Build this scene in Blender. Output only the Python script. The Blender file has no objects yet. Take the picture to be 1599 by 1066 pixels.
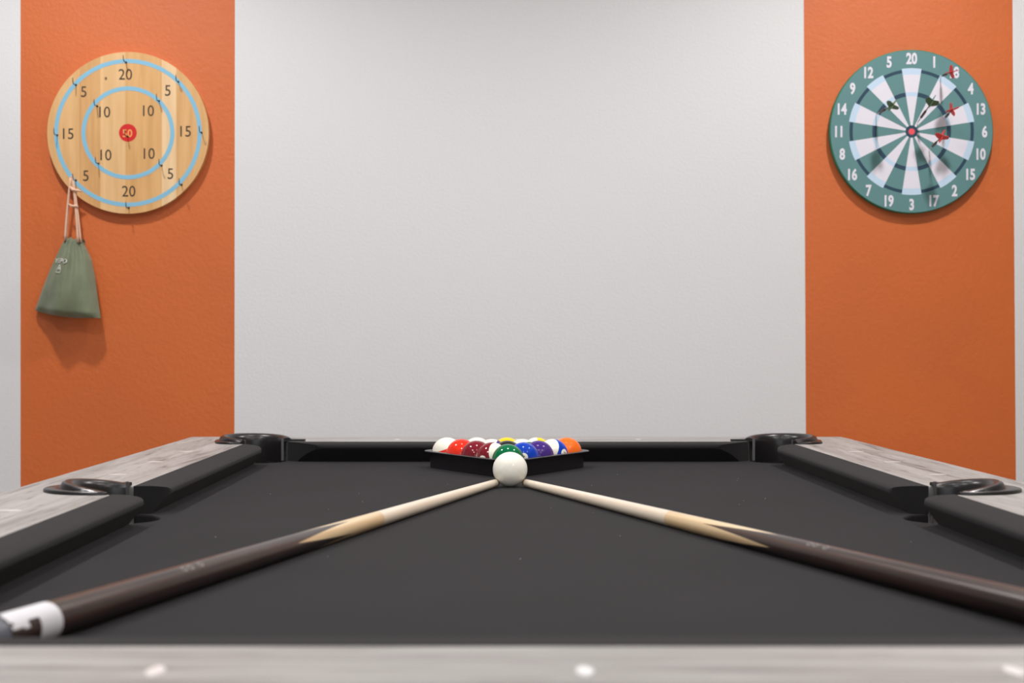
import bpy, bmesh, math, random
from mathutils import Vector, Matrix
from mathutils.geometry import tessellate_polygon
random.seed(4)
PI = math.pi
SC = bpy.context.scene
COL = SC.collection

# ---------------------------------------------------------------- key sizes (metres)
BED = 0.79            # height of the cloth above the floor
EYE = 0.2258          # camera above the cloth
TX = 0.0545           # table centre line, right of the camera
MID = 1.988           # centre of the table, in front of the camera
HW, HL = 0.4975, 0.997  # half playing field (between noses)
CW = 0.0465           # cushion width
TOP = 0.0385          # rail top above the cloth
WALL = 3.75           # back wall
WS = 622.7            # pixels of the photo per metre of wall: used only to read sizes

# ---------------------------------------------------------------- camera
cam = bpy.data.cameras.new('camera'); camo = bpy.data.objects.new('camera', cam); COL.objects.link(camo)
camo.location = (0, 0, BED + EYE); camo.rotation_euler = (PI/2, 0, 0)
cam.sensor_width = 36; cam.lens = 2335*36/1599
cam.shift_x = 32.5/1599; cam.shift_y = 12/1599
cam.clip_start = 0.02
cam.dof.use_dof = True; cam.dof.focus_distance = 2.56; cam.dof.aperture_fstop = 7.0
SC.camera = camo
# ---------------------------------------------------------------- world, exposure
w = bpy.data.worlds.new('world'); SC.world = w; w.use_nodes = True
w.node_tree.nodes['Background'].inputs[0].default_value = (0.75, 0.85, 1, 1)
w.node_tree.nodes['Background'].inputs[1].default_value = 0.6
SC.view_settings.view_transform = 'Standard'
SC.view_settings.look = 'None'
SC.view_settings.gamma = 1
SC.view_settings.use_curve_mapping = False
SC.view_settings.exposure = -0.08
# ---------------------------------------------------------------- lamps
CEIL = 2.55
DOWN = [(x, y) for y in (2.88, 1.45, 0.0, -1.45) for x in (-1.04, 1.06)]
DOWN += [(0.02, 2.75), (0.02, 1.3)]  # added centre column, lifts the dark wall top between the two rows
DOWN_W = [(56, 56), (34, 34), (32, 32), (22, 22), (12, 9)]
for i, (x, y) in enumerate(DOWN):
    l = bpy.data.lights.new('downlight_lamp', 'SPOT'); o = bpy.data.objects.new('downlight_lamp', l); COL.objects.link(o)
    o.location = (x, y, CEIL-0.03); l.energy = DOWN_W[i//2][i % 2]; l.spot_size = math.radians(150); l.spot_blend = 0.6
    l.shadow_soft_size = 0.05; l.color = (1, 0.965, 0.935) if x > 0.5 else (1, 0.985, 0.975)
l = bpy.data.lights.new('added_fill_light', 'AREA'); o = bpy.data.objects.new('added_fill_light', l); COL.objects.link(o)  # unseen fill added behind the camera to even out the striped wall
l.shape = 'RECTANGLE'; l.size = 2.2; l.size_y = 1.3; l.energy = 11; l.color = (0.94, 0.97, 1)
o.location = (0, -2.25, 1.55); o.rotation_euler = (PI/2, 0, 0)

# ---------------------------------------------------------------- helpers
def lin(c):
    return tuple(((v/255)/12.92 if v/255 <= 0.04045 else ((v/255+0.055)/1.055)**2.4) for v in c)

def mat(name, col, rough=0.5, metal=0.0, spec=0.5, noise=None, bump=None, sheen=0, coat=0, emit=None):
    """noise=(scale xyz, amount)   bump=(scale, strength, distance)"""
    m = bpy.data.materials.new(name); m.use_nodes = True
    nt = m.node_tree; b = nt.nodes['Principled BSDF']
    b.inputs['Base Color'].default_value = (*col, 1)
    b.inputs['Roughness'].default_value = rough; b.inputs['Metallic'].default_value = metal
    b.inputs['Specular IOR Level'].default_value = spec
    if sheen:
        b.inputs['Sheen Weight'].default_value = sheen; b.inputs['Sheen Roughness'].default_value = 0.5
    if coat:
        b.inputs['Coat Weight'].default_value = coat; b.inputs['Coat Roughness'].default_value = 0.05
    if emit:
        b.inputs['Emission Color'].default_value = (*emit[0], 1); b.inputs['Emission Strength'].default_value = emit[1]
    tc = nt.nodes.new('ShaderNodeTexCoord')
    if noise:
        mp = nt.nodes.new('ShaderNodeMapping'); mp.inputs['Scale'].default_value = noise[0]
        nt.links.new(tc.outputs['Object'], mp.inputs[0])
        n = nt.nodes.new('ShaderNodeTexNoise'); n.inputs['Scale'].default_value = 1; n.inputs['Detail'].default_value = 6
        nt.links.new(mp.outputs[0], n.inputs['Vector'])
        r = nt.nodes.new('ShaderNodeValToRGB')
        a = noise[1]
        r.color_ramp.elements[0].position = 0.3; r.color_ramp.elements[1].position = 0.7
        r.color_ramp.elements[0].color = (*[c*(1-a) for c in col], 1)
        r.color_ramp.elements[1].color = (*[min(1, c*(1+a)) for c in col], 1)
        nt.links.new(n.outputs['Fac'], r.inputs[0]); nt.links.new(r.outputs[0], b.inputs['Base Color'])
    if bump:
        n2 = nt.nodes.new('ShaderNodeTexNoise'); n2.inputs['Scale'].default_value = bump[0]; n2.inputs['Detail'].default_value = 4
        nt.links.new(tc.outputs['Object'], n2.inputs['Vector'])
        bp = nt.nodes.new('ShaderNodeBump'); bp.inputs['Strength'].default_value = bump[1]; bp.inputs['Distance'].default_value = bump[2]
        nt.links.new(n2.outputs['Fac'], bp.inputs['Height']); nt.links.new(bp.outputs[0], b.inputs['Normal'])
    return m

def mesh_obj(name, verts, faces, m, parent=None, loc=(0, 0, 0), smooth=False, idx=None):
    me = bpy.data.meshes.new(name); me.from_pydata([tuple(v) for v in verts], [], faces)
    for mm in (m if isinstance(m, (list, tuple)) else [m]): me.materials.append(mm)
    if idx:
        for p, i in zip(me.polygons, idx): p.material_index = i
    bm = bmesh.new(); bm.from_mesh(me); bmesh.ops.recalc_face_normals(bm, faces=bm.faces[:]); bm.to_mesh(me); bm.free()
    if smooth:
        me.polygons.foreach_set('use_smooth', [True]*len(me.polygons))
    me.update()
    o = bpy.data.objects.new(name, me); COL.objects.link(o); o.location = loc
    if parent: o.parent = parent
    return o

def bm_obj(name, bm, m, parent=None, loc=(0, 0, 0), smooth=False):
    bmesh.ops.recalc_face_normals(bm, faces=bm.faces[:])
    me = bpy.data.meshes.new(name); bm.to_mesh(me); bm.free(); me.materials.append(m)
    if smooth: me.polygons.foreach_set('use_smooth', [True]*len(me.polygons))
    o = bpy.data.objects.new(name, me); COL.objects.link(o); o.location = loc
    if parent: o.parent = parent
    return o

def sharp(o, ang=40):
    """smooth shading with hard edges kept"""
    me = o.data
    me.polygons.foreach_set('use_smooth', [True]*len(me.polygons))
    me.set_sharp_from_angle(angle=math.radians(ang))
    return o

def bevel(o, w, seg=2, ang=35):
    b = o.modifiers.new('bevel', 'BEVEL'); b.width = w; b.segments = seg; b.limit_method = 'ANGLE'; b.angle_limit = math.radians(ang)
    return o

def empty(name, label, cat, loc=(0, 0, 0), group=None):
    o = bpy.data.objects.new(name, None); COL.objects.link(o); o.location = loc; o.empty_display_size = 0.05
    o['label'] = label; o['category'] = cat
    if group: o['group'] = group
    return o

def tag(o, label, cat, group=None):
    o['label'] = label; o['category'] = cat
    if group: o['group'] = group
    return o

def prism(poly, z0, z1):
    """polygon (x,y) extruded in z"""
    n = len(poly)
    v = [(x, y, z0) for x, y in poly] + [(x, y, z1) for x, y in poly]
    tri = tessellate_polygon([[Vector((x, y, 0)) for x, y in poly]])
    f = [tuple(t) for t in tri] + [tuple(i+n for i in t) for t in tri]
    f += [(i, (i+1) % n, (i+1) % n+n, i+n) for i in range(n)]
    return v, f

def boxv(x0, x1, y0, y1, z0, z1):
    return prism([(x0, y0), (x1, y0), (x1, y1), (x0, y1)], z0, z1)

def tube(pts, r, seg=8, cap=True):
    """round tube along points, r number or list"""
    pts = [Vector(p) for p in pts]; n = len(pts)
    rr = r if isinstance(r, (list, tuple)) else [r]*n
    v, f = [], []
    up = None
    for i, p in enumerate(pts):
        t = (pts[min(i+1, n-1)]-pts[max(i-1, 0)]).normalized()
        if up is None:
            up = t.orthogonal().normalized()
        up = (up - t*up.dot(t)).normalized(); s = t.cross(up)
        for k in range(seg):
            a = 2*PI*k/seg; v.append(p + up*math.cos(a)*rr[i] + s*math.sin(a)*rr[i])
    for i in range(n-1):
        for k in range(seg):
            k2 = (k+1) % seg
            f.append((i*seg+k, i*seg+k2, (i+1)*seg+k2, (i+1)*seg+k))
    if cap:
        f.append(tuple(range(seg))); f.append(tuple((n-1)*seg+k for k in range(seg)))
    return v, f

def join(parts):
    V, F = [], []
    for v, f in parts:
        b = len(V); V += list(v); F += [tuple(i+b for i in q) for q in f]
    return V, F

def lathe(prof, seg=32, closed=False):
    """prof: (r, z) list turned round z"""
    v, f = [], []
    n = len(prof)
    for r, z in prof:
        for k in range(seg):
            a = 2*PI*k/seg; v.append((r*math.cos(a), r*math.sin(a), z))
    for i in range(n-1 if not closed else n):
        j = (i+1) % n
        for k in range(seg):
            k2 = (k+1) % seg
            f.append((i*seg+k, i*seg+k2, j*seg+k2, j*seg+k))
    return v, f

def text_mesh(s, size, bold=0.0, sx=1.0, depth=0.0002):
    """centred text mesh in the XY plane: verts, faces"""
    c = bpy.data.curves.new('t', 'FONT'); c.body = s; c.size = size; c.align_x = 'CENTER'; c.align_y = 'CENTER'
    c.offset = bold; c.extrude = depth; c.resolution_u = 4
    o = bpy.data.objects.new('t', c); COL.objects.link(o)
    bpy.context.view_layer.update()
    me = bpy.data.meshes.new_from_object(o.evaluated_get(bpy.context.evaluated_depsgraph_get()))
    v = [(p.co.x*sx, p.co.y, p.co.z) for p in me.vertices]; f = [tuple(p.vertices) for p in me.polygons]
    bpy.data.objects.remove(o); bpy.data.curves.remove(c); bpy.data.meshes.remove(me)
    # exact centring on the drawn shape
    cx = (min(a[0] for a in v)+max(a[0] for a in v))/2; cy = (min(a[1] for a in v)+max(a[1] for a in v))/2
    return [(a[0]-cx, a[1]-cy, a[2]) for a in v], f

# ---------------------------------------------------------------- materials
M = {}
M['white_wall'] = mat('white_wall_paint', lin((218, 219, 222)), 0.6, spec=0.3, bump=(140, 0.14, 0.003))
M['orange_wall'] = mat('orange_wall_paint', lin((201, 95, 18)), 0.6, spec=0.85, noise=((3, 3, 3), 0.05), bump=(110, 0.22, 0.004))
M['side_wall'] = mat('side_wall_paint', (0.5, 0.5, 0.51), 0.7)
M['right_wall'] = mat('right_wall_paint', (0.56, 0.49, 0.42), 0.7)
M['ceiling'] = mat('ceiling_paint', (0.8, 0.8, 0.79), 0.8)
M['floor'] = mat('floor_laminate', (0.3, 0.25, 0.2), 0.5, noise=((1.2, 14, 1), 0.25))
M['cloth'] = mat('black_cloth', (0.0125, 0.0116, 0.0140), 0.95, spec=0.17, sheen=0.05, noise=((6, 6, 6), 0.10), bump=(900, 0.3, 0.0008))
M['cushion'] = mat('cushion_cloth', (0.0155, 0.0148, 0.0155), 0.95, spec=0.2, sheen=0.05, noise=((9, 9, 9), 0.08), bump=(900, 0.3, 0.0008))
M['plastic'] = mat('pocket_plastic', (0.012, 0.011, 0.012), 0.3, spec=0.5)
M['liner'] = mat('pocket_liner_black', (0.01, 0.01, 0.011), 0.5)
M['strip'] = mat('pocket_edge_grey', (0.14, 0.14, 0.15), 0.35, metal=0.5)
M['sight'] = mat('pearl_sight', (0.82, 0.81, 0.82), 0.25)
M['cabinet'] = mat('table_body_oak', (0.34, 0.31, 0.29), 0.55, noise=((30, 30, 3), 0.2))
M['bigrack'] = mat('rack_black_plastic', (0.012, 0.011, 0.012), 0.42, spec=0.4)
M['white_trim'] = mat('white_trim', (0.8, 0.8, 0.8), 0.4)
M['dark_metal'] = mat('dark_hook_metal', (0.06, 0.055, 0.05), 0.35, metal=0.8)
M['lamp_glow'] = mat('lamp_glow', (1, 1, 1), 0.5, emit=((1, 0.97, 0.94), 110))
M['fill_glow'] = mat('added_window_glow', (0.8, 0.85, 0.9), 0.1, emit=((0.8, 0.9, 1), 0.7))  # glowing panes of the added fill window

def oak(name, horiz):
    """washed grey oak rail; grain runs along y, or along x if horiz"""
    m = bpy.data.materials.new(name); m.use_nodes = True; nt = m.node_tree; b = nt.nodes['Principled BSDF']
    N, L = nt.nodes.new, nt.links.new
    tc = N('ShaderNodeTexCoord'); mp = N('ShaderNodeMapping')
    mp.inputs['Scale'].default_value = (2.2, 34, 4) if horiz else (34, 2.2, 4)
    L(tc.outputs['Object'], mp.inputs[0])
    n = N('ShaderNodeTexNoise'); n.inputs['Scale'].default_value = 1; n.inputs['Detail'].default_value = 8; n.inputs['Distortion'].default_value = 1.2
    L(mp.outputs[0], n.inputs['Vector'])
    r = N('ShaderNodeValToRGB'); L(n.outputs['Fac'], r.inputs[0])
    e = r.color_ramp.elements
    e[0].position = 0.28; e[0].color = (0.16, 0.15, 0.145, 1); e[1].position = 0.72; e[1].color = (0.40, 0.388, 0.380, 1)
    x = e.new(0.42); x.color = (0.29, 0.278, 0.270, 1)
    x = e.new(0.55); x.color = (0.35, 0.338, 0.330, 1)
    # sparse dark pores
    mp2 = N('ShaderNodeMapping'); mp2.inputs['Scale'].default_value = (14, 260, 30) if horiz else (260, 14, 30)
    L(tc.outputs['Object'], mp2.inputs[0])
    n2 = N('ShaderNodeTexNoise'); n2.inputs['Scale'].default_value = 1; n2.inputs['Detail'].default_value = 3; L(mp2.outputs[0], n2.inputs['Vector'])
    r2 = N('ShaderNodeValToRGB'); r2.color_ramp.elements[0].position = 0.30; r2.color_ramp.elements[0].color = (0.40, 0.36, 0.34, 1)
    r2.color_ramp.elements[1].position = 0.42; r2.color_ramp.elements[1].color = (1, 1, 1, 1); L(n2.outputs['Fac'], r2.inputs[0])
    mx = N('ShaderNodeMix'); mx.data_type = 'RGBA'; mx.blend_type = 'MULTIPLY'; mx.inputs[0].default_value = 0.8
    L(r.outputs[0], mx.inputs[6]); L(r2.outputs[0], mx.inputs[7]); L(mx.outputs[2], b.inputs['Base Color'])
    b.inputs['Roughness'].default_value = 0.5; b.inputs['Specular IOR Level'].default_value = 0.3
    bp = N('ShaderNodeBump'); bp.inputs['Strength'].default_value = 0.15; bp.inputs['Distance'].default_value = 0.001
    L(n2.outputs['Fac'], bp.inputs['Height']); L(bp.outputs[0], b.inputs['Normal'])
    return m
M['oak_y'] = oak('washed_oak_long', False); M['oak_x'] = oak('washed_oak_cross', True)

# ================================================================ THE ROOM
def structure(o):
    o['kind'] = 'structure'; return o
XL, XR, YB = -2.6, 2.7, -2.4
# back wall: one plastered wall, painted in upright stripes of white and orange
ZB, ZT = 0.0, CEIL
def wz(py): return BED+EYE+(545-py)/WS
edges = [(XL, XL), ((32-767)/WS, (32-767)/WS), ((366.8-767)/WS, (366-767)/WS),
         ((1255-767)/WS, (1258.5-767)/WS), ((1581-767)/WS, (1586-767)/WS), (XR, XR)]   # (at py 0, at py 690)
V, F, I = [], [], []
for a, b in edges:
    s = (b-a)/(690/WS)
    for z in (ZB, ZT):
        V.append((a + s*(wz(0)-z), WALL, z)); V.append((a + s*(wz(0)-z), WALL+0.12, z))
for k in range(5):
    o0 = k*4; o1 = o0+4
    F.append((o0, o1, o1+2, o0+2)); I.append(1 if k in (1, 3) else 0)
    F.append((o0+1, o0+3, o1+3, o1+1)); I.append(0)
    F.append((o0, o0+1, o1+1, o1)); I.append(0); F.append((o0+2, o1+2, o1+3, o0+3)); I.append(0)
F.append((0, 2, 3, 1)); I.append(0); F.append((20, 21, 23, 22)); I.append(0)
structure(mesh_obj('wall_back', V, F, [M['white_wall'], M['orange_wall']], idx=I))
for nm, b in (('wall_left', (XL-0.12, XL, YB-0.12, WALL+0.12, 0, CEIL)), ('wall_right', (XR, XR+0.12, YB-0.12, WALL+0.12, 0, CEIL)),
              ('floor', (XL-0.12, XR+0.12, YB-0.12, WALL+0.12, -0.1, 0)), ('ceiling', (XL-0.12, XR+0.12, YB-0.12, WALL+0.12, CEIL, CEIL+0.1))):
    v, f = boxv(*b)
    structure(mesh_obj(nm, v, f, M['floor'] if nm == 'floor' else M['ceiling'] if nm == 'ceiling' else M['right_wall'] if nm == 'wall_right' else M['side_wall']))
# wall behind the camera; its wide window is added, for frontal fill
v, f = join([boxv(XL, -1.15, YB-0.12, YB, 0, CEIL), boxv(1.15, XR, YB-0.12, YB, 0, CEIL),
             boxv(-1.15, 1.15, YB-0.12, YB, 0, 0.88), boxv(-1.15, 1.15, YB-0.12, YB, 2.22, CEIL)])
structure(mesh_obj('wall_front', v, f, M['white_wall']))
win = structure(mesh_obj('added_window_1', *join([boxv(-1.15, -1.09, YB-0.09, YB-0.02, 0.88, 2.22), boxv(1.09, 1.15, YB-0.09, YB-0.02, 0.88, 2.22),
      boxv(-1.09, 1.09, YB-0.09, YB-0.02, 0.88, 0.94), boxv(-1.09, 1.09, YB-0.09, YB-0.02, 2.16, 2.22), boxv(-0.025, 0.025, YB-0.09, YB-0.02, 0.94, 2.16)]), M['white_trim']))
for a, b in ((-1.09, -0.025), (0.025, 1.09)):
    mesh_obj('pane', *boxv(a, b, YB-0.06, YB-0.05, 0.94, 2.16), M['fill_glow'], win)
for nm, b in (('baseboard_back', (XL, XR, WALL-0.015, WALL, 0, 0.09)), ('baseboard_left', (XL, XL+0.015, YB, WALL-0.015, 0, 0.09)),
              ('baseboard_right', (XR-0.015, XR, YB, WALL-0.015, 0, 0.09))):
    structure(mesh_obj(nm, *boxv(*b), M['white_trim']))
for i, (x, y) in enumerate(DOWN):
    side = 'added centre' if abs(x) < 0.5 else 'left' if x < 0 else 'right'
    where = ['nearest the striped wall', 'above the pool table'][i-8] if i > 7 else ['nearest the striped wall', 'above the far half of the pool table', 'above the near half of the pool table', 'farthest from the striped wall'][i//2]
    d = empty('ceiling_downlight', 'round white recessed ceiling downlight, %s row, %s' % (side, where), 'light', (x, y, CEIL), 'recessed ceiling downlights')
    o = mesh_obj('trim_ring', *lathe([(0.06, -0.001), (0.08, -0.001), (0.08, -0.006), (0.06, -0.01)], 32, True), M['white_trim'], d, smooth=True)
    mesh_obj('diffuser', *lathe([(0.0001, -0.004), (0.06, -0.004)], 32), M['lamp_glow'], d)

# ================================================================ POOL TABLE
table = empty('pool_table', 'pool table with black cloth, washed oak rails and black pocket rims', 'pool table', (TX, MID, 0))
SW, SL = HW+CW, HL+CW            # half size at the seam between cushion and oak
OW, OL = 0.696, HL+0.215         # half outer size
PR = 0.060                       # pocket hole radius
pockets = []                     # (x, y) hole centres in table space
for sy in (-1, 1):
    for sx in (-1, 1): pockets.append((sx*0.530, sy*1.030, 'corner'))
for sx in (-1, 1): pockets.append((sx*0.556, 0, 'middle'))

def arc(cx, cy, r, a0, a1, n=14):
    return [(cx+r*math.cos(a0+(a1-a0)*k/n), cy+r*math.sin(a0+(a1-a0)*k/n)) for k in range(n+1)]
def ins(poly, w, l):  # mirror helper not needed
    return poly
# bed with scooped pocket holes (rectangle BW x BL minus circles)
BW, BL = 0.5445, 1.044
def notch_loop(W, L, r, outward):
    """counter-clockwise rectangle outline with the pocket circles cut out of it (outward=False) or added to it (True)"""
    pts = []
    cx, cy = 0.530, 1.030
    # corner circle crosses x=W at y, and y=L at x
    def corner(sx, sy):
        dy = math.sqrt(r*r-(W-cx)**2); dx = math.sqrt(r*r-(L-cy)**2)
        pa = (W, cy-dy); pb = (cx-dx, L)
        a0 = math.atan2(pa[1]-cy, pa[0]-cx); a1 = math.atan2(pb[1]-cy, pb[0]-cx)
        if outward:
            if a1 < a0: a1 += 2*PI
            A = arc(cx, cy, r, a0, a1, 28)
        else:
            if a1 > a0: a1 -= 2*PI
            A = arc(cx, cy, r, a0, a1, 14)
        A = [(sx*x, sy*y) for x, y in A]
        return A if sx*sy > 0 else A[::-1]
    def middle(sx):
        mx = 0.556; dd = math.sqrt(r*r-(mx-W)**2)
        a0 = math.atan2(-dd, W-mx); a1 = math.atan2(dd, W-mx)
        if outward:
            A = arc(mx, 0, r, a0, a1, 20) if a0 > -PI else None
        else:
            A = arc(mx, 0, r, a0, a1-2*PI, 16)
        if sx < 0: A = [(-x, y) for x, y in A][::-1]
        return A
    R = middle(1)             # goes -y -> +y on the right side
    pts += R + corner(1, 1) + corner(-1, 1) + middle(-1) + corner(-1, -1) + corner(1, -1)
    return pts
bed_poly = notch_loop(BW, BL, PR, False)
cl = mesh_obj('cloth', *prism(bed_poly, BED-0.02, BED), M['cloth'], table); bevel(cl, 0.003, 2, 60)
cl['label'] = 'black felt playing surface with dust specks'
# oak rails: frame between outer rectangle and the seam loop, mitred at the corners
rl = notch_loop(SW, SL, 0.064, True)
def nearest(p):
    return min(range(len(rl)), key=lambda i: (rl[i][0]-p[0])**2+(rl[i][1]-p[1])**2)
kk = math.sqrt(0.5)*0.064
ci = {(sx, sy): nearest((sx*(0.530+kk), sy*(1.030+kk))) for sx in (-1, 1) for sy in (-1, 1)}
def run(i, j):
    out = [rl[i]]
    while i != j:
        i = (i+1) % len(rl); out.append(rl[i])
    return out
segs = [((1, -1), (1, 1), 'oak_y'), ((1, 1), (-1, 1), 'oak_x'), ((-1, 1), (-1, -1), 'oak_y'), ((-1, -1), (1, -1), 'oak_x')]
for a, b, mm in segs:
    inner = run(ci[a], ci[b])
    poly = [(a[0]*OW, a[1]*OL)] + inner + [(b[0]*OW, b[1]*OL)]
    r = mesh_obj('rail', *prism(poly, BED-0.035, BED+TOP), M[mm], table); bevel(r, 0.002, 2, 60)
# cushions: u runs from the seam to the nose
def cushion(length0, length1, e0, e1, place):
    """place(u, s, z) -> table point; s runs from length0 to length1 at the seam, jaws pulled in by e0(u), e1(u)"""
    us = [0, 0.010, 0.0225, 0.028, 0.034, 0.038, 0.041, 0.0435, 0.0455, CW]
    top = [TOP, TOP, TOP-0.0003, TOP-0.0008, TOP-0.0014, TOP-0.002, TOP-0.0026, TOP-0.0036, TOP-0.0052, TOP-0.0085]
    bot = [0, 0, 0, 0.0064, 0.0134, 0.0181, 0.0216, 0.0245, 0.0268, TOP-0.0100]
    n = len(us); ts = [0, 0.01, 0.03, 0.1, 0.3, 0.5, 0.7, 0.9, 0.97, 0.99, 1]
    V, F = [], []
    for t in ts:
        for arr in (top, bot):
            for u, z in zip(us, arr):
                a = length0+e0(u); b = length1-e1(u)
                V.append(place(u, a+(b-a)*t, z))
    m2 = 2*n
    for i in range(len(ts)-1):
        A, B = i*m2, (i+1)*m2
        for k in range(n-1):
            F.append((A+k, A+k+1, B+k+1, B+k)); F.append((A+n+k, B+n+k, B+n+k+1, A+n+k+1))
        F.append((A+n-1, A+m2-1, B+m2-1, B+n-1)); F.append((A, B, B+n, A+n))
    for A in (0, (len(ts)-1)*m2):
        for k in range(n-1): F.append((A+k, A+k+1, A+n+k+1, A+n+k))
    o = mesh_obj('cushion', V, F, M['cushion'], table)
    return sharp(o, 38)
def ec(u):   # corner jaw: seam end 0.03 from the nose crossing, nose end 0.102
    t = u/CW; return 0.030+0.052*t**1.15+0.020*t**7
def em(u):   # middle jaw
    t = u/CW; return 0.058+0.014*t**1.1+0.010*t**8
zero = HL
for sx in (-1, 1):
    cushion(0, HL, em, ec, lambda u, s, z: (sx*(SW-u), s, BED+z))
    cushion(0, HL, em, ec, lambda u, s, z: (sx*(SW-u), -s, BED+z))
for sy in (-1, 1):
    cushion(-HW, HW, lambda u: ec(u), lambda u: ec(u), lambda u, s, z: (s, sy*(SL-u), BED+z))
# pearl sights let into the oak
def sight(x, y, along_x):
    a, b = (0.0135, 0.0055) if along_x else (0.0055, 0.0135)
    poly = [(a*math.cos(t)*abs(math.cos(t))**0.25, b*math.sin(t)*abs(math.sin(t))**0.25) for t in [2*PI*k/20 for k in range(20)]]
    mesh_obj('sight', *prism(poly, -0.002, 0.0004), M['sight'], table, (x, y, BED+TOP))
for sx in (-1, 1):
    for k in (-3, -2, -1, 1, 2, 3): sight(sx*0.614, k*0.25, True)
for sy in (-1, 1):
    for k in (-1, 0, 1): sight(k*0.25, sy*(SL+0.074), False)
# pocket rims
def sweep_pocket(cx, cy, R, a0, a1, dome, tag_end):
    """one pocket: rim swept round the hole, liner, basket; a0..a1 angles round the outside"""
    n = 40; V, F = [], []
    for i in range(n+1):
        t = i/n; a = a0+(a1-a0)*t
        g = math.sin(PI*t)**0.6 if 0 < t < 1 else 0
        fl = 0.003+0.019*math.sin(PI*t)**1.5 if 0 < t < 1 else 0.001
        if tag_end: fl = 0.004+0.013*(math.sin(PI*min(1, t*4.5)) if t < 0.22 else 0) + 0.011*(math.sin(PI*min(1, (1-t)*4.5)) if t > 0.78 else 0)+0.006*g
        h = 0.0080+dome*g if tag_end else 0.0030+dome*math.sin(PI*t)**0.9 if 0 < t < 1 else 0.003
        prof = [(0.008+fl, 0.0002), (0.008+fl, 0.0030), (0.007+fl, 0.0042), (0.0085, 0.0046), (0.0080, h*0.55), (0.0055, h*0.86), (0.001, h), (-0.004, h*0.93),
                (-0.008, h*0.72), (-0.0105, h*0.35), (-0.0115, -0.002), (-0.012, -0.0425), (-0.010, -0.0425), (-0.0085, -0.001), (-0.006, 0.0002)]
        for rho, z in prof:
            V.append((cx+(R+rho)*math.cos(a), cy+(R+rho)*math.sin(a), BED+TOP+z))
    m = len(prof)
    for i in range(n):
        for k in range(m):
            k2 = (k+1) % m
            F.append((i*m+k, i*m+k2, (i+1)*m+k2, (i+1)*m+k))
    F.append(tuple(range(m))); F.append(tuple(n*m+k for k in range(m)))
    o = mesh_obj('pocket_rim', V, F, M['plastic'], table); sharp(o, 50)
    # liner: half sleeve below the rim, under the rails
    L = []
    r0, r1 = PR+0.002, PR+0.0035
    zs = (BED-0.0195, BED-0.16)
    v, f = lathe([(r0, zs[0]), (r1, zs[0]), (r1-0.006, zs[1]), (0.001, zs[1]-0.01), (0.001, zs[1]-0.007), (r0-0.006, zs[1]+0.002)], 32, True)
    mesh_obj('basket', v, f, M['liner'], o, (cx, cy, 0), smooth=True)
    # pale edge strips at both ends of the rim
    for t, a in ((0, a0), (1, a1)):
        if not tag_end and math.sin(a) < 0: continue
        x, y = cx+(R-0.009)*math.cos(a), cy+(R-0.009)*math.sin(a)
        v, f = boxv(-0.0035, 0.0015, -0.0012, 0.0012, BED+0.0003, BED+TOP+0.007)
        ed = mesh_obj('edge_strip', v, f, M['strip'], o, (x, y, 0)); ed.rotation_euler.z = a
    return o
for cx, cy, kind in pockets:
    sx = 1 if cx > 0 else -1
    if kind == 'middle':
        a = math.radians(96)
        if sx > 0: sweep_pocket(cx, cy, 0.061, -a, a, 0.0112, False)
        else: sweep_pocket(cx, cy, 0.061, PI-a, PI+a, 0.0112, False)
    else:
        sy = 1 if cy > 0 else -1
        mid = math.atan2(sy, sx); a = math.radians(121)
        p = sweep_pocket(cx, cy, 0.064, mid-a, mid+a, 0.0070, True)
        # thin ears lying along the rails
        ex, ey = cx-sx*0.062, SL+0.001
        ear = prism([(0, 0.002), (-sx*0.034, 0.004), (-sx*0.036, 0.010), (-sx*0.018, 0.022), (sx*0.006, 0.024)], 0.0003, 0.0045)
        v = [(x+ex-sx*0.0, sy*(ey+y), BED+TOP+z) for x, y, z in ear[0]]
        mesh_obj('ear', v, ear[1], M['plastic'], p)
# body under the rails
for b in ((-0.66, 0.66, -OL+0.03, -OL+0.06), (-0.66, 0.66, OL-0.06, OL-0.03), (-0.66, -0.63, -OL+0.06, OL-0.06), (0.63, 0.66, -OL+0.06, OL-0.06)):
    mesh_obj('apron', *boxv(*b, BED-0.26, BED-0.035), M['cabinet'], table)
v, f = prism(notch_loop(BW+0.03, BL+0.03, 0.0655, False), BED-0.045, BED-0.0202)
mesh_obj('bed_board', v, f, M['liner'], table)
for sx in (-1, 1):
    for sy in (-1, 1):
        x, y = sx*0.55, sy*(OL-0.16)
        v, f = prism([(-0.07, -0.07), (0.07, -0.07), (0.07, 0.07), (-0.07, 0.07)], 0, BED-0.26)
        v = [(a*(0.7+0.3*c/(BED-0.26)), b*(0.7+0.3*c/(BED-0.26)), c) for a, b, c in v]
        bevel(mesh_obj('leg', v, f, M['cabinet'], table, (x, y, 0)), 0.006)
# a few dust specks on the cloth
sp = []
for k in range(26):
    x = random.uniform(-0.44, 0.44); y = random.uniform(-0.5, 0.85); r = random.uniform(0.0002, 0.0006)
    sp.append(prism([(x+r, y), (x, y+r), (x-r, y), (x, y-r)], BED+0.0001, BED+0.0005))
d = mesh_obj('dust', *join(sp), M['sight'], table); d['kind'] = 'stuff'

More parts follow.
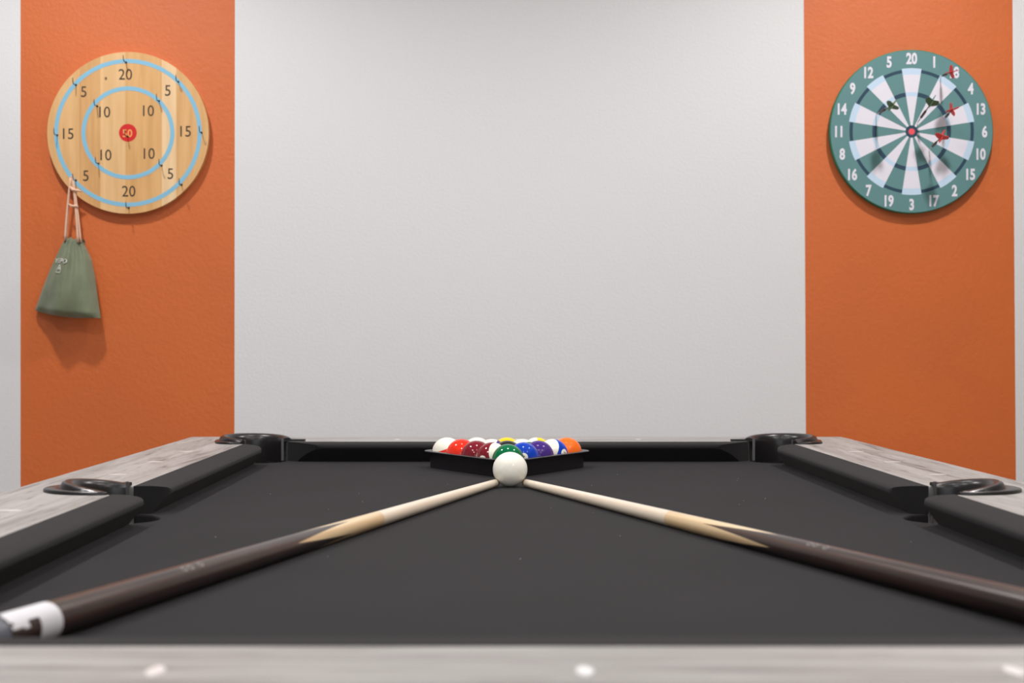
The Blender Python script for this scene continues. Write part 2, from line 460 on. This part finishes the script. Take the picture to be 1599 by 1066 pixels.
# ================================================================ BALLS
R = 0.05715/2
IV = (0.90, 0.87, 0.76)
def ball_mat(name, col, stripe, disc=True, spots=True):
    m = bpy.data.materials.new(name); m.use_nodes = True; nt = m.node_tree; b = nt.nodes['Principled BSDF']
    b.inputs['Roughness'].default_value = 0.02; b.inputs['Specular IOR Level'].default_value = 0.48
    N, L = nt.nodes.new, nt.links.new
    if not disc:
        b.inputs['Base Color'].default_value = (*col, 1); return m
    tc = N('ShaderNodeTexCoord'); s = N('ShaderNodeSeparateXYZ'); L(tc.outputs['Object'], s.inputs[0])
    ax = N('ShaderNodeMath'); ax.operation = 'ABSOLUTE'; L(s.outputs['X'], ax.inputs[0])
    dg = N('ShaderNodeMath'); dg.operation = 'GREATER_THAN'; dg.inputs[1].default_value = R*math.cos(0.29); L(ax.outputs[0], dg.inputs[0])
    fac = dg
    if stripe:
        az = N('ShaderNodeMath'); az.operation = 'ABSOLUTE'; L(s.outputs['Z'], az.inputs[0])
        gz = N('ShaderNodeMath'); gz.operation = 'GREATER_THAN'; gz.inputs[1].default_value = R*0.5; L(az.outputs[0], gz.inputs[0])
        mx = N('ShaderNodeMath'); mx.operation = 'MAXIMUM'; L(dg.outputs[0], mx.inputs[0]); L(gz.outputs[0], mx.inputs[1]); fac = mx
    mix = N('ShaderNodeMix'); mix.data_type = 'RGBA'; L(fac.outputs[0], mix.inputs[0])
    mix.inputs[6].default_value = (*col, 1); mix.inputs[7].default_value = (*IV, 1)
    L(mix.outputs[2], b.inputs['Base Color'])
    return m
black_ink = mat('ball_number_ink', (0.01, 0.01, 0.01), 0.2)
bmb = bmesh.new(); bmesh.ops.create_uvsphere(bmb, u_segments=64, v_segments=32, radius=R)
sphere = bpy.data.meshes.new('ball'); bmb.to_mesh(sphere); bmb.free()
sphere.polygons.foreach_set('use_smooth', [True]*len(sphere.polygons))
def number_mesh(s):
    v, f = text_mesh(s, 0.0095 if len(s) == 1 else 0.0085, 0.00012, 0.8 if len(s) > 1 else 1.0, 0.0)
    # reads upright seen from outside; one on each side of the ball
    return [([Vector((sg*R, sg*x, y)).normalized()*(R+0.00012) for x, y, z in v], f) for sg in (1, -1)]
def ball(num, label, col, stripe, loc, n=(0.3, -0.6, -0.7), p=(0, 0, 1)):
    me = sphere.copy(); me.materials.clear()
    me.materials.append(ball_mat('ball_%s' % ('cue' if num is None else num), col, stripe, num is not None))
    o = bpy.data.objects.new('cue_ball' if num is None else 'pool_ball', me); COL.objects.link(o); o.location = loc
    tag(o, label, 'ball', None if num is None else 'numbered pool balls in the triangle rack')
    if num is not None:
        P = Vector(p).normalized(); Nn = Vector(n); Nn = (Nn-P*Nn.dot(P)).normalized(); Y = P.cross(Nn)
        o.rotation_euler = Matrix((Nn, Y, P)).transposed().to_euler()
        for V, F in number_mesh(str(num)): mesh_obj('number', V, F, black_ink, o)
    return o
BX, BY = 0.0300, 2.661          # apex ball
dr = 0.05725
YEL, BLU, RED, PUR = (0.95, 0.60, 0.005), (0.003, 0.05, 0.46), (0.85, 0.035, 0.015), (0.055, 0.02, 0.20)
ORA, GRN, MAR, BLK = (0.95, 0.16, 0.01), (0.0, 0.15, 0.055), (0.20, 0.012, 0.022), (0.012, 0.012, 0.014)
down = (0.35, -0.45, -0.85)
spec = [
 [(6, 'glossy green pool ball at the tip of the rack, just behind the white cue ball', GRN, False, down, (0.9, 0.2, 0.3))],
 [(15, 'maroon striped pool ball in the second row, its white end facing right', MAR, True, (-0.55, -0.83, -0.05), (0.75, -0.6, 0.3)),
  (2, 'plain blue pool ball in the second row, right behind the green one', BLU, False, (0.0, -0.97, 0.2), (0.2, 0.1, 1))],
 [(7, 'plain maroon pool ball in the third row beside the red ball', MAR, False, down, (0.9, 0.2, 0.3)),
  (8, 'black pool ball in the middle of the rack behind the green ball', BLK, False, down, (0.9, 0.2, 0.3)),
  (4, 'plain purple pool ball at the right of the third row', PUR, False, down, (0.9, 0.2, 0.3))],
 [(3, 'plain bright red pool ball at the left of the fourth row', RED, False, down, (0.9, 0.2, 0.3)),
  (12, 'white pool ball with a bit of purple stripe showing, between maroon and black balls', PUR, True, (0.4, -0.3, -0.8), (-0.6, -0.1, 0.75)),
  (14, 'white pool ball with a bit of green stripe showing behind the blue ball', GRN, True, (0.4, -0.4, -0.8), (-0.3, 0.3, 0.9)),
  (10, 'blue and white striped pool ball with its number disc facing out, beside the orange ball', BLU, True, (0.66, -0.70, 0.14), (-0.62, -0.62, 0.47))],
 [(11, 'red and white striped pool ball in the left back corner, white end up', RED, True, (0.6, -0.3, -0.6), (-0.35, -0.25, 0.9)),
  (13, 'striped pool ball in the back row showing only its plain white end', ORA, True, (1, 0, 0), (0, 0.0, 1)),
  (1, 'plain yellow pool ball in the middle of the back row', YEL, False, down, (0.9, 0.2, 0.3)),
  (9, 'yellow and white striped pool ball in the back row, white end at left', YEL, True, (0.3, -0.8, -0.3), (-0.8, -0.2, 0.45)),
  (5, 'plain orange pool ball in the right back corner', ORA, False, down, (0.9, 0.2, 0.3))]]
for r, row in enumerate(spec):
    for k, (num, lab, col, st, n, p) in enumerate(row):
        ball(num, lab, col, st, (BX+(k-r/2)*dr, BY+r*dr*math.sqrt(3)/2, BED+R+0.0002), n, p)
ball(None, 'white cue ball standing alone in front of the rack between two cue tips', (0.94, 0.92, 0.83), False, (0.0310, 2.453, BED+R+0.0002))

# triangle rack
def rounded_tri(r, n=12):
    c = [Vector((BX, BY)), Vector((BX+2*dr, BY+4*dr*math.sqrt(3)/2)), Vector((BX-2*dr, BY+4*dr*math.sqrt(3)/2))]
    pts = []
    for k, a0 in zip(range(3), (-150, -30, 90)):
        for i in range(n+1):
            a = math.radians(a0+120*i/n); pts.append((c[k].x+r*math.cos(a), c[k].y+r*math.sin(a)))
    return pts
prof = [(0.0296, 0.0005), (0.0322, 0.0005), (0.0326, 0.0285), (0.0425, 0.0300), (0.0428, 0.0318), (0.0415, 0.0326), (0.0310, 0.0322), (0.0296, 0.0312)]
V, F = [], []
for r, z in prof: V += [(x, y, BED+z) for x, y in rounded_tri(r)]
m = len(rounded_tri(1)); n = len(prof)
for i in range(n):
    j = (i+1) % n
    for k in range(m): F.append((i*m+k, i*m+(k+1) % m, j*m+(k+1) % m, j*m+k))
M['rack'] = mat('rack_plastic', (0.010, 0.009, 0.011), 0.24, spec=0.5)
rack = mesh_obj('triangle_rack', V, F, M['rack']); sharp(rack, 45)
tag(rack, 'black plastic triangle rack holding the coloured pool balls', 'ball rack')

# ================================================================ CUES
def wood_mat(name, c0, c1, sc, rough=0.3, coat=0.5):
    m = bpy.data.materials.new(name); m.use_nodes = True; nt = m.node_tree; b = nt.nodes['Principled BSDF']
    tc = nt.nodes.new('ShaderNodeTexCoord'); mp = nt.nodes.new('ShaderNodeMapping'); mp.inputs['Scale'].default_value = sc
    n = nt.nodes.new('ShaderNodeTexNoise'); n.inputs['Scale'].default_value = 1; n.inputs['Detail'].default_value = 6
    r = nt.nodes.new('ShaderNodeValToRGB'); r.color_ramp.elements[0].position = 0.32; r.color_ramp.elements[1].position = 0.68
    r.color_ramp.elements[0].color = (*c0, 1); r.color_ramp.elements[1].color = (*c1, 1)
    L = nt.links.new; L(tc.outputs['Object'], mp.inputs[0]); L(mp.outputs[0], n.inputs['Vector']); L(n.outputs['Fac'], r.inputs[0]); L(r.outputs[0], b.inputs['Base Color'])
    b.inputs['Roughness'].default_value = rough; b.inputs['Coat Weight'].default_value = coat; b.inputs['Coat Roughness'].default_value = 0.2
    return m
M['maple'] = wood_mat('cue_maple', (0.82, 0.70, 0.55), (0.88, 0.78, 0.64), (120, 4, 120))
M['ash'] = wood_mat('cue_ash', (0.72, 0.50, 0.27), (0.84, 0.65, 0.39), (160, 5, 160))
M['walnut'] = wood_mat('cue_dark_stain', (0.008, 0.005, 0.0045), (0.04, 0.018, 0.012), (220, 5, 220), 0.32, 0.3)
M['paper'] = mat('paper_label', (0.68, 0.67, 0.71), 0.6)
M['bumper'] = mat('cue_rubber_bumper', (0.10, 0.11, 0.14), 0.45)
M['tip'] = mat('cue_tip_leather', (0.30, 0.20, 0.12), 0.8)
M['mark'] = mat('cue_silver_mark', (0.35, 0.32, 0.30), 0.4)
CL = 1.45
def cr(t): return 0.0062+0.0088*(t/CL)**0.9
def cue(label, tipx, tipy, dirx, diry, phase, paper):
    root = empty('pool_cue', label, 'pool cue', (tipx, tipy, BED), 'pool cues laid in a V on the cloth')
    root.rotation_euler.z = math.atan2(diry, dirx)+PI/2     # local -Y runs from the tip to the butt
    NS = 64
    def pt(t, k, extra=0.0):
        a = 2*PI*k/NS + phase; r = cr(t)+extra
        zc = cr(0)+(cr(CL)-cr(0))*t/CL+0.0009
        return (r*math.cos(a), -t, zc+r*math.sin(a))
    def tb(k):   # spliced points, four round the cue
        x = (k*4/NS) % 1.0; tri = abs(2*x-1)          # 0..1
        return 0.685+0.175*tri**0.85
    def strip(name, t0, t1, m, n=24, caps=(True, True)):
        V, F = [], []
        f0 = t0 if callable(t0) else (lambda k: t0); f1 = t1 if callable(t1) else (lambda k: t1)
        for i in range(n+1):
            for k in range(NS): V.append(pt(f0(k)+(f1(k)-f0(k))*i/n, k))
        for i in range(n):
            for k in range(NS): F.append((i*NS+k, i*NS+(k+1) % NS, (i+1)*NS+(k+1) % NS, (i+1)*NS+k))
        if caps[0]: F.append(tuple(range(NS)))
        if caps[1]: F.append(tuple(n*NS+k for k in range(NS)))
        o = mesh_obj(name, V, F, m, root); return sharp(o, 50)
    strip('tip', 0.0, 0.006, M['tip'], 2)
    strip('shaft', 0.006, 0.575, M['maple'], 24, (False, False))
    o = strip('forearm', 0.575, tb, M['ash'], 24, (False, False)); o['label'] = 'honey coloured forearm ending in points'
    o = strip('butt', tb, 1.405, M['walnut'], 30, (False, False)); o['label'] = 'dark stained butt with a pointed splice'
    strip('bumper', 1.405, CL, M['bumper'], 3)
    # small faded maker's marks on the butt, facing up
    V, F = [], []
    q0 = int(((PI/2+0.5*(1 if dirx > 0 else -1))-phase)/(2*PI)*NS) % NS
    for t0 in (1.085, 1.105, 1.118) if paper else (0.935, 0.947, 0.968):
        b0 = len(V)
        for i in range(13):
            aa = 2*PI*i/12
            for rr in (0.7, 1.0):
                V.append(pt(t0+0.0045*rr*math.cos(aa), q0+2.6*rr*math.sin(aa), 0.0002))
        for i in range(12): F.append((b0+2*i, b0+2*i+1, b0+2*i+3, b0+2*i+2))
    mesh_obj('emblem', V, F, M['mark'], root)
    if paper:
        V, F = [], []; nt_ = 18; nk = NS
        t0, t1 = 1.336, 1.403
        for i in range(nt_+1):
            for k in range(nk): V.append(pt(t0+(t1-t0)*i/nt_, k, 0.0006))
        for i in range(nt_):
            for k in range(nk):
                a = (2*PI*(k+0.5)/NS+phase) % (2*PI)      # angle: pi/2 = up, 0 = local +x
                t = i/nt_
                lowside = math.cos(a)       # which flank
                keep = math.sin(a) > -0.75 if t < 0.42 else (math.sin(a) > 0.25 + 0.12*math.sin(9*t))
                if t >= 0.42 and 0.42 < t < 0.62 and math.sin(a) < 0.6: keep = False
                if t > 0.9 and random.random() < 0.3: keep = False
                if keep: F.append((i*nk+k, i*nk+(k+1) % nk, (i+1)*nk+(k+1) % nk, (i+1)*nk+k))
        o = mesh_obj('paper_label', V, F, M['paper'], root, smooth=True); o['label'] = 'torn white paper sticker'
    return root
cue('pool cue on the left, its dark butt wrapped in a torn white paper label', 0.0075, 2.447, -0.347, -1.27, 0.35, True)
cue('pool cue on the right, dark butt running out past the right edge', 0.0565, 2.447, 0.3812, -1.217, 0.15, False)

# ================================================================ RING TOSS BOARD (left)
def wx(px): return (px-767)/WS
Y0 = WALL
TB = 0.020
M['pine'] = [wood_mat('pine_%d' % i, a, b, (60, 60, 5), 0.45, 0.15) for i, (a, b) in enumerate([tuple(tuple(c*k for c, k in zip(q, (0.97, 0.88, 0.76))) for q in pr) for pr in [
    ((0.66, 0.41, 0.19), (0.76, 0.52, 0.27)), ((0.58, 0.33, 0.14), (0.70, 0.45, 0.21)), ((0.70, 0.47, 0.24), (0.80, 0.57, 0.32)),
    ((0.62, 0.37, 0.15), (0.73, 0.47, 0.22)), ((0.76, 0.56, 0.34), (0.84, 0.66, 0.44)), ((0.64, 0.39, 0.17), (0.74, 0.49, 0.24))]])]
M['sky_paint'] = mat('sky_blue_paint', lin((128, 184, 212)), 0.5)
M['red_paint'] = mat('red_paint', lin((205, 25, 25)), 0.45)
M['burnt'] = mat('burnt_brown_number', (0.06, 0.035, 0.022), 0.7)
M['gold'] = mat('gold_number', lin((232, 170, 90)), 0.5)
kb = 1-TB/WALL      # the board's face stands out from the wall
bc = (wx(199.7)*kb, Y0, BED+EYE+(545-207.3)/WS*kb); BR = 125.5/WS
rt = empty('ring_toss_board', 'round pine ring toss board with two blue rings and hooks on the left orange stripe', 'game board', bc)
cuts = [-1.0, -0.60, -0.34, -0.03, 0.42, 0.60, 1.0]
def strip_poly(a, b, r):
    pts = []
    n = 30
    for k in range(n+1):
        x = a+(b-a)*k/n; pts.append((x, -math.sqrt(max(0, r*r-x*x))))
    for k in range(n+1):
        x = b+(a-b)*k/n; y = math.sqrt(max(0, r*r-x*x))
        pts.append((x, y))
    out = []
    for p in pts:
        if not out or (abs(p[0]-out[-1][0])+abs(p[1]-out[-1][1])) > 1e-6: out.append(p)
    if (abs(out[0][0]-out[-1][0])+abs(out[0][1]-out[-1][1])) < 1e-6: out.pop()
    return out
def to_wall(v, off=0.0, cx=0.0, cz=0.0):
    """(x, y, z) drawn in a plane -> on the wall: x right, y up, z towards the room"""
    return [(cx+x, -z-off, cz+y) for x, y, z in v]
def cosx(a, b, r):
    # sample densely near the round ends
    return None
for i in range(6):
    a, b = cuts[i]*BR, cuts[i+1]*BR
    th0, th1 = math.acos(max(-1, min(1, a/BR))), math.acos(max(-1, min(1, b/BR)))
    top = [(BR*math.cos(th0+(th1-th0)*k/16), BR*math.sin(th0+(th1-th0)*k/16)) for k in range(17)]
    poly = top + [(x, -y) for x, y in top[::-1]]
    out = []
    for p in poly:
        if not out or (abs(p[0]-out[-1][0])+abs(p[1]-out[-1][1])) > 1e-6: out.append(p)
    if (abs(out[0][0]-out[-1][0])+abs(out[0][1]-out[-1][1])) < 1e-6: out.pop()
    v, f = prism(out, 0.001, TB)
    o = mesh_obj('plank', to_wall(v), f, M['pine'][i], rt); bevel(o, 0.0005, 1, 60)
def ring(name, r, wd, m, parent, off, th=0.0004, seg=96):
    v, f = lathe([(r-wd/2, 0), (r+wd/2, 0), (r+wd/2, th), (r-wd/2, th)], seg, True)
    return mesh_obj(name, to_wall(v, off), f, m, parent)
ring('painted_ring', 111.5/WS, 6.4/WS, M['sky_paint'], rt, TB)
ring('painted_ring', 69/WS, 6.4/WS, M['sky_paint'], rt, TB)
v, f = prism([(13.8/WS*math.cos(2*PI*k/40), 13.8/WS*math.sin(2*PI*k/40)) for k in range(40)], 0, 0.0004)
mesh_obj('bullseye', to_wall(v, TB), f, M['red_paint'], rt)
# knot in the wood
v, f = prism([(2.0/WS*math.cos(2*PI*k/12), 2.6/WS*math.sin(2*PI*k/12)) for k in range(12)], 0, 0.00015)
mesh_obj('knot', to_wall(v, TB, (165.5-199.7)/WS, (207.3-123)/WS), f, mat('knot', (0.22, 0.10, 0.04), 0.6), rt)
def wall_text(s, px, py, c, size, m, parent, off, bold=0, sx=1.0, name='numeral', rot=0):
    v, f = text_mesh(s, size, bold, sx, 0.0002)
    if rot: v = [(x*math.cos(rot)-y*math.sin(rot), x*math.sin(rot)+y*math.cos(rot), z) for x, y, z in v]
    return mesh_obj(name, to_wall(v, off+0.0002, (px-c[0])/WS, (c[1]-py)/WS), f, m, parent)
C1 = (199.7, 207.3)
for s, px, py in (('20', 195.8, 116.6), ('5', 131, 143.5), ('5', 261.6, 141.6), ('10', 163.7, 175), ('10', 231.7, 173), ('15', 107, 208.8), ('15', 289.3, 205),
                  ('10', 165.6, 241.7), ('10', 232.8, 239.5), ('5', 134.3, 274), ('5', 265.7, 270.8), ('20', 201, 298)):
    wall_text(s, px, py, C1, 0.0385, M['burnt'], rt, TB, 0.0001, 0.92)
wall_text('50', 199, 208, C1, 0.027, M['gold'], rt, TB+0.0004, 0.0002, 0.95)
def hook(px, py):
    x, z = (px-C1[0])/WS, (C1[1]-py)/WS
    pts = [(0, -TB+0.001, 0), (0, -TB-0.012, 0), (0, -TB-0.020, -0.002), (0, -TB-0.026, 0.0), (0, -TB-0.029, 0.006), (0, -TB-0.0295, 0.013)]
    v, f = tube(pts, [0.0011]*5+[0.0008], 8)
    v2, f2 = tube([(0, -TB+0.0002, 0), (0, -TB-0.002, 0)], [0.003, 0.002], 10)
    return mesh_obj('hook', *join([(v, f), (v2, f2)]), M['dark_metal'], rt, (x, 0, z), smooth=True)
hooks = [(197, 98), (119, 133), (278, 128), (90, 211), (314, 207), (119, 281), (283, 288), (201, 324), (152, 166), (248, 158), (154, 255), (252, 258), (199.5, 213)]
for h in hooks: hook(*h)

# ================================================================ DRAWSTRING BAG hanging from the lower left hook
M['bag'] = mat('sage_cotton', lin((112, 121, 97)), 0.9, sheen=0.2, noise=((40, 40, 40), 0.08), bump=(500, 0.4, 0.001))
M['cord'] = mat('natural_cotton_cord', lin((226, 186, 160)), 0.85, bump=(900, 0.5, 0.001))
M['print'] = mat('pale_print', (0.55, 0.56, 0.50), 0.8)
def interp(tab, y):
    for (y0, a), (y1, b) in zip(tab, tab[1:]):
        if y <= y1: return a+(b-a)*(y-y0)/(y1-y0)
    return tab[-1][1]
bgx, bgz = 110, 372
bag = empty('drawstring_bag', 'small sage green drawstring bag hanging by cords from the ring toss board', 'bag', (wx(bgx), Y0, wz(bgz)))
Lt = [(0, 103), (0.04, 104), (0.08, 101), (0.24, 92), (0.47, 80), (0.71, 69), (1, 57)]
Rt = [(0, 136), (0.04, 134), (0.08, 136), (0.24, 146), (0.47, 153), (0.71, 158), (1, 165)]
def bag_pt(u, v, side):
    xl, xr = interp(Lt, v), interp(Rt, v)
    px = xl+(xr-xl)*u
    bot = 483+14*min(1, (u*1.6))**0.6
    top = 371+5*u-1.5*math.sin(u*PI*7)
    py = top+(bot-top)*v
    full = math.sin(PI*max(0, min(1, u)))**0.55
    d_in = 0.010+0.036*v*u**0.8                                     # back of the bag from the wall
    th = (0.018+0.034*math.sin(PI*min(1, v*0.86+0.03))**0.8+0.010*v)*full
    if v > 0.94: th *= 1-0.35*(v-0.94)/0.06
    fold = 0.0060*math.sin(u*PI*9+0.6)*(1-v)**1.2 + 0.0095*math.sin(u*PI*4.2+1.2+1.5*v)*v*(1-0.3*v)+0.0025*math.sin(u*13+v*9)
    y = -(d_in+(th+fold*full if side else 0))
    if v < 0.02: y = -(0.022+(0.004 if side else 0))
    return ((px-bgx)/WS, y, -(py-bgz)/WS)
NU, NV = 48, 44
V, F = [], []
for side in (1, 0):
    for j in range(NV+1):
        for i in range(NU+1): V.append(bag_pt(i/NU, j/NV, side))
W1 = (NU+1)*(NV+1)
for j in range(NV):
    for i in range(NU):
        a = j*(NU+1)+i; F.append((a, a+1, a+NU+2, a+NU+1)); F.append((W1+a, W1+a+NU+1, W1+a+NU+2, W1+a+1))
for i in range(NU):
    F.append((i, W1+i, W1+i+1, i+1)); a = NV*(NU+1)+i; F.append((a, a+1, W1+a+1, W1+a))
for j in range(NV):
    a = j*(NU+1); F.append((a, a+NU+1, W1+a+NU+1, W1+a)); a += NU; F.append((a, W1+a, W1+a+NU+1, a+NU+1))
sharp(mesh_obj('pouch', V, F, M['bag'], bag), 70)
# hem line band near the mouth (the cord channel)
hk = Vector(((119-bgx)/WS, -TB-0.021, (bgz-281)/WS+0.000))
def cordline(px, py, yy, side, r=0.0022):
    e = Vector(((px-bgx)/WS, yy, (bgz-py)/WS)); s = hk+Vector((side*0.0025, 0, 0.0015)); pts = []
    for k in range(11):
        t = k/10; p = s.lerp(e, t); p.x += side*0.002*math.sin(PI*t)*0.6; pts.append(p)
    return tube(pts, r, 8)
top_loop = tube([hk+Vector((-0.0025, 0.0, 0.0)), hk+Vector((-0.002, -0.001, 0.0028)), hk+Vector((0, -0.001, 0.0042)), hk+Vector((0.002, -0.001, 0.0028)), hk+Vector((0.0025, 0, 0))], 0.0018, 8)
for c in (cordline(106.5, 377, -0.030, -1, 0.0028), cordline(108.0, 377, -0.024, -1, 0.0024), top_loop, cordline(127.5, 380, -0.034, 1, 0.0030), cordline(131, 380, -0.028, 1, 0.0030)):
    mesh_obj('drawcord', *c, M['cord'], bag, smooth=True)
def rel(px, py, y): return ((px-bgx)/WS, y, (bgz-py)/WS)
mesh_obj('knot', *tube([rel(116, 294, -0.040), rel(121, 299, -0.043), rel(128, 300, -0.042), rel(134, 302, -0.039)], [0.0026, 0.0042, 0.0035, 0.0012], 8), M['cord'], bag, smooth=True)
mesh_obj('knot', *tube([rel(114, 321, -0.036), rel(119, 324, -0.040), rel(125, 324, -0.041), rel(129, 325, -0.038)], [0.0024, 0.0033, 0.0033, 0.0018], 8), M['cord'], bag, smooth=True)
# print on the pouch, laid on its surface
def on_bag(v):
    out = []
    for x, y, z in v:
        px = 105+x*WS*1.0; py = 418-y*WS
        vv = 0.3
        for _ in range(6):
            xl, xr = interp(Lt, vv), interp(Rt, vv); u = max(0, min(1, (px-xl)/(xr-xl)))
            top = 371+5*u-1.5*math.sin(u*PI*7); bot = 483+14*min(1, u*1.6)**0.6
            vv = max(0.02, min(0.98, (py-top)/(bot-top)))
        q = bag_pt(u, vv, 1); out.append(((px-bgx)/WS, q[1]-0.0030, (bgz-py)/WS))
    return out
v, f = text_mesh('YEPO', 0.0170, 0.0003, 1.0, 0.0)
a = -0.10; v = [(x*math.cos(a)-y*math.sin(a), x*math.sin(a)+y*math.cos(a)+0.0145, z) for x, y, z in v]
tri = []
for (x0, y0), (x1, y1) in (((0.0, 0.005), (-0.009, -0.014)), ((0.0, 0.005), (0.004, -0.008)), ((-0.011, -0.014), (0.003, -0.0155)), ((-0.004, -0.005), (0.004, -0.008)), ((-0.003, -0.002), (0.002, -0.004)), ((0.001, -0.013), (0.005, -0.010))):
    dx, dy = x1-x0, y1-y0; L_ = math.hypot(dx, dy); nx, ny = -dy/L_*0.0009, dx/L_*0.0009
    k0 = 5; vv = []
    for k in range(k0+1):
        xx, yy = x0+dx*k/k0, y0+dy*k/k0; vv += [(xx+nx, yy+ny, 0), (xx-nx, yy-ny, 0)]
    tri.append((vv, [(2*k, 2*k+1, 2*k+3, 2*k+2) for k in range(k0)]))
pv, pf = join([(v, f)]+tri)
mesh_obj('printed_logo', on_bag(pv), pf, M['print'], bag)

# ================================================================ DARTBOARD (right)
M['teal'] = mat('teal_print', lin((94, 136, 138)), 0.55, spec=0.3)
M['lav'] = mat('white_print', lin((222, 220, 232)), 0.55, spec=0.3)
M['navy'] = mat('navy_print', lin((42, 68, 88)), 0.55, spec=0.3)
M['pale_blue'] = mat('pale_blue_print', lin((190, 214, 236)), 0.55, spec=0.3)
M['pinkred'] = mat('bull_red', lin((232, 82, 92)), 0.5)
M['rim_green'] = mat('board_rim_green', lin((36, 120, 96)), 0.5)
C2 = (1423.6, 205.3); DR = 127/WS; TD = 0.021
db = empty('dartboard', 'round teal and white dartboard with numbers on the right orange stripe', 'dartboard', (wx(C2[0])*(1-TD/WALL), Y0, BED+EYE+(545-C2[1])/WS*(1-TD/WALL)))
# body: board core with rounded rim
v, f = lathe([(0.0005, 0.001), (DR-0.002, 0.001), (DR, 0.004), (DR, TD-0.002), (DR-0.0015, TD-0.0003), (0.0005, TD-0.0003)], 96)
sharp(mesh_obj('core', to_wall(v), f, M['rim_green'], db), 50)
rad = [0, 4.8, 9.6, 54.8, 61.2, 88.6, 91.6, 96.6, 98.4, 125.6]
V, F, I = [(0, 0, TD)], [], []
mats = [M['teal'], M['lav'], M['navy'], M['pale_blue'], M['pinkred']]
SUB = 6; NA = 20*SUB
for r in rad[1:]:
    for k in range(NA):
        a = math.radians(90+9)-2*PI*k/NA; V.append((r/WS*math.cos(a), r/WS*math.sin(a), TD))
# wedge 0 is centred on the top: starts at 99 degrees going clockwise
for k in range(NA):
    white = (k//SUB) % 2 == 0
    F.append((0, 1+k, 1+(k+1) % NA)); I.append(4)
    for i in range(1, len(rad)-1):
        A, B = 1+(i-1)*NA, 1+i*NA
        F.append((A+k, A+(k+1) % NA, B+(k+1) % NA, B+k))
        z = (rad[i], rad[i+1])
        if i == 1: c = 2
        elif i == len(rad)-2: c = 0
        elif white: c = 3 if i in (3, 5, 6, 7) else 1
        else: c = 2 if i in (3, 6) else 0
        I.append(c)
mesh_obj('printed_face', to_wall(V), F, mats, db, idx=I)
order = [20, 1, 18, 4, 13, 6, 10, 15, 2, 17, 3, 19, 7, 16, 8, 11, 14, 9, 12, 5]
for k, nn in enumerate(order):
    a = math.radians(90-18*k); rr = 113.3
    wall_text(str(nn), C2[0]+rr*math.cos(a), C2[1]-rr*math.sin(a), C2, 0.0375, M['lav'], db, TD, 0.0014, 0.72)
# darts
M['dart_red'] = mat('dart_flight_red', lin((236, 60, 48)), 0.5)
M['dart_green'] = mat('dart_flight_green', lin((88, 122, 78)), 0.5)
M['dart_barrel'] = mat('dart_barrel', (0.11, 0.07, 0.05), 0.4, metal=0.4)
M['dart_steel'] = mat('dart_steel', (0.45, 0.43, 0.42), 0.3, metal=0.9)
def dart(label, p0, p1, m, roll, Lz=0.098):
    """p0: where the point sticks; p1: where the flight shows in the photo; the dart leans accordingly"""
    s = Vector((wx(p0[0]), Y0-TD+0.0002, wz(p0[1])))
    yd = Y0-TD-Lz; k = yd/Y0*1.0
    e = Vector(((p1[0]-767)/2335*yd, yd, BED+EYE+(545-p1[1])/2335*yd))
    ax = (e-s); L = ax.length*1.12; ax.normalize()
    root = empty('dart', label, 'dart', s, 'darts stuck in the teal board')
    q = ax.to_track_quat('Z', 'Y'); root.rotation_mode = 'QUATERNION'; root.rotation_quaternion = q @ Matrix.Rotation(roll, 3, 'Z').to_quaternion()
    def lz(prof, seg=12): return lathe(prof, seg)
    mesh_obj('point', *lz([(0.0001, 0), (0.0011, 0.006), (0.0012, L*0.24)]), M['dart_steel'], root, smooth=True)
    mesh_obj('barrel', *lz([(0.0012, L*0.22), (0.0030, L*0.25), (0.0034, L*0.30), (0.0028, L*0.34), (0.0036, L*0.38), (0.0030, L*0.44), (0.0034, L*0.50), (0.0018, L*0.55), (0.0001, L*0.56)]), M['dart_barrel'], root, smooth=True)
    mesh_obj('stem', *lz([(0.0014, L*0.55), (0.0013, L*0.99), (0.0001, L)]), M['dart_barrel'], root, smooth=True)
    V, F = [], []
    z0 = L*0.74
    for a in range(4):
        an = a*PI/2; c, s_ = math.cos(an), math.sin(an); th = 0.0004
        pr = [(0.001, z0), (0.010, z0+0.008), (0.0165, z0+0.018), (0.0165, z0+0.028), (0.012, z0+0.035), (0.001, z0+0.030)]
        b0 = len(V)
        for sg in (-th, th):
            for r, z in pr: V.append((r*c-sg*s_, r*s_+sg*c, z))
        n_ = len(pr)
        F.append(tuple(b0+i for i in range(n_))); F.append(tuple(b0+n_+i for i in range(n_)))
        F += [(b0+i, b0+(i+1) % n_, b0+n_+(i+1) % n_, b0+n_+i) for i in range(n_)]
    mesh_obj('flight', V, F, m, root)
    return root
dart('red flighted dart highest on the board, beside the number 18', (1464.5, 122.3), (1485.5, 112.5), M['dart_red'], 0.2)
dart('green flighted dart leaning up from next to the bullseye', (1428.5, 194), (1454.8, 160), M['dart_green'], 1.1)
dart('green flighted dart alone on the left half of the board', (1364.5, 180.8), (1392.5, 165), M['dart_green'], 0.95)
dart('red flighted dart in the wedge of number 13, below the highest one', (1469.8, 188.3), (1486.3, 171.8), M['dart_red'], 0.3)
dart('red flighted dart lowest on the board, right of the bullseye', (1447.3, 235.5), (1469.8, 213.8), M['dart_red'], 1.2)
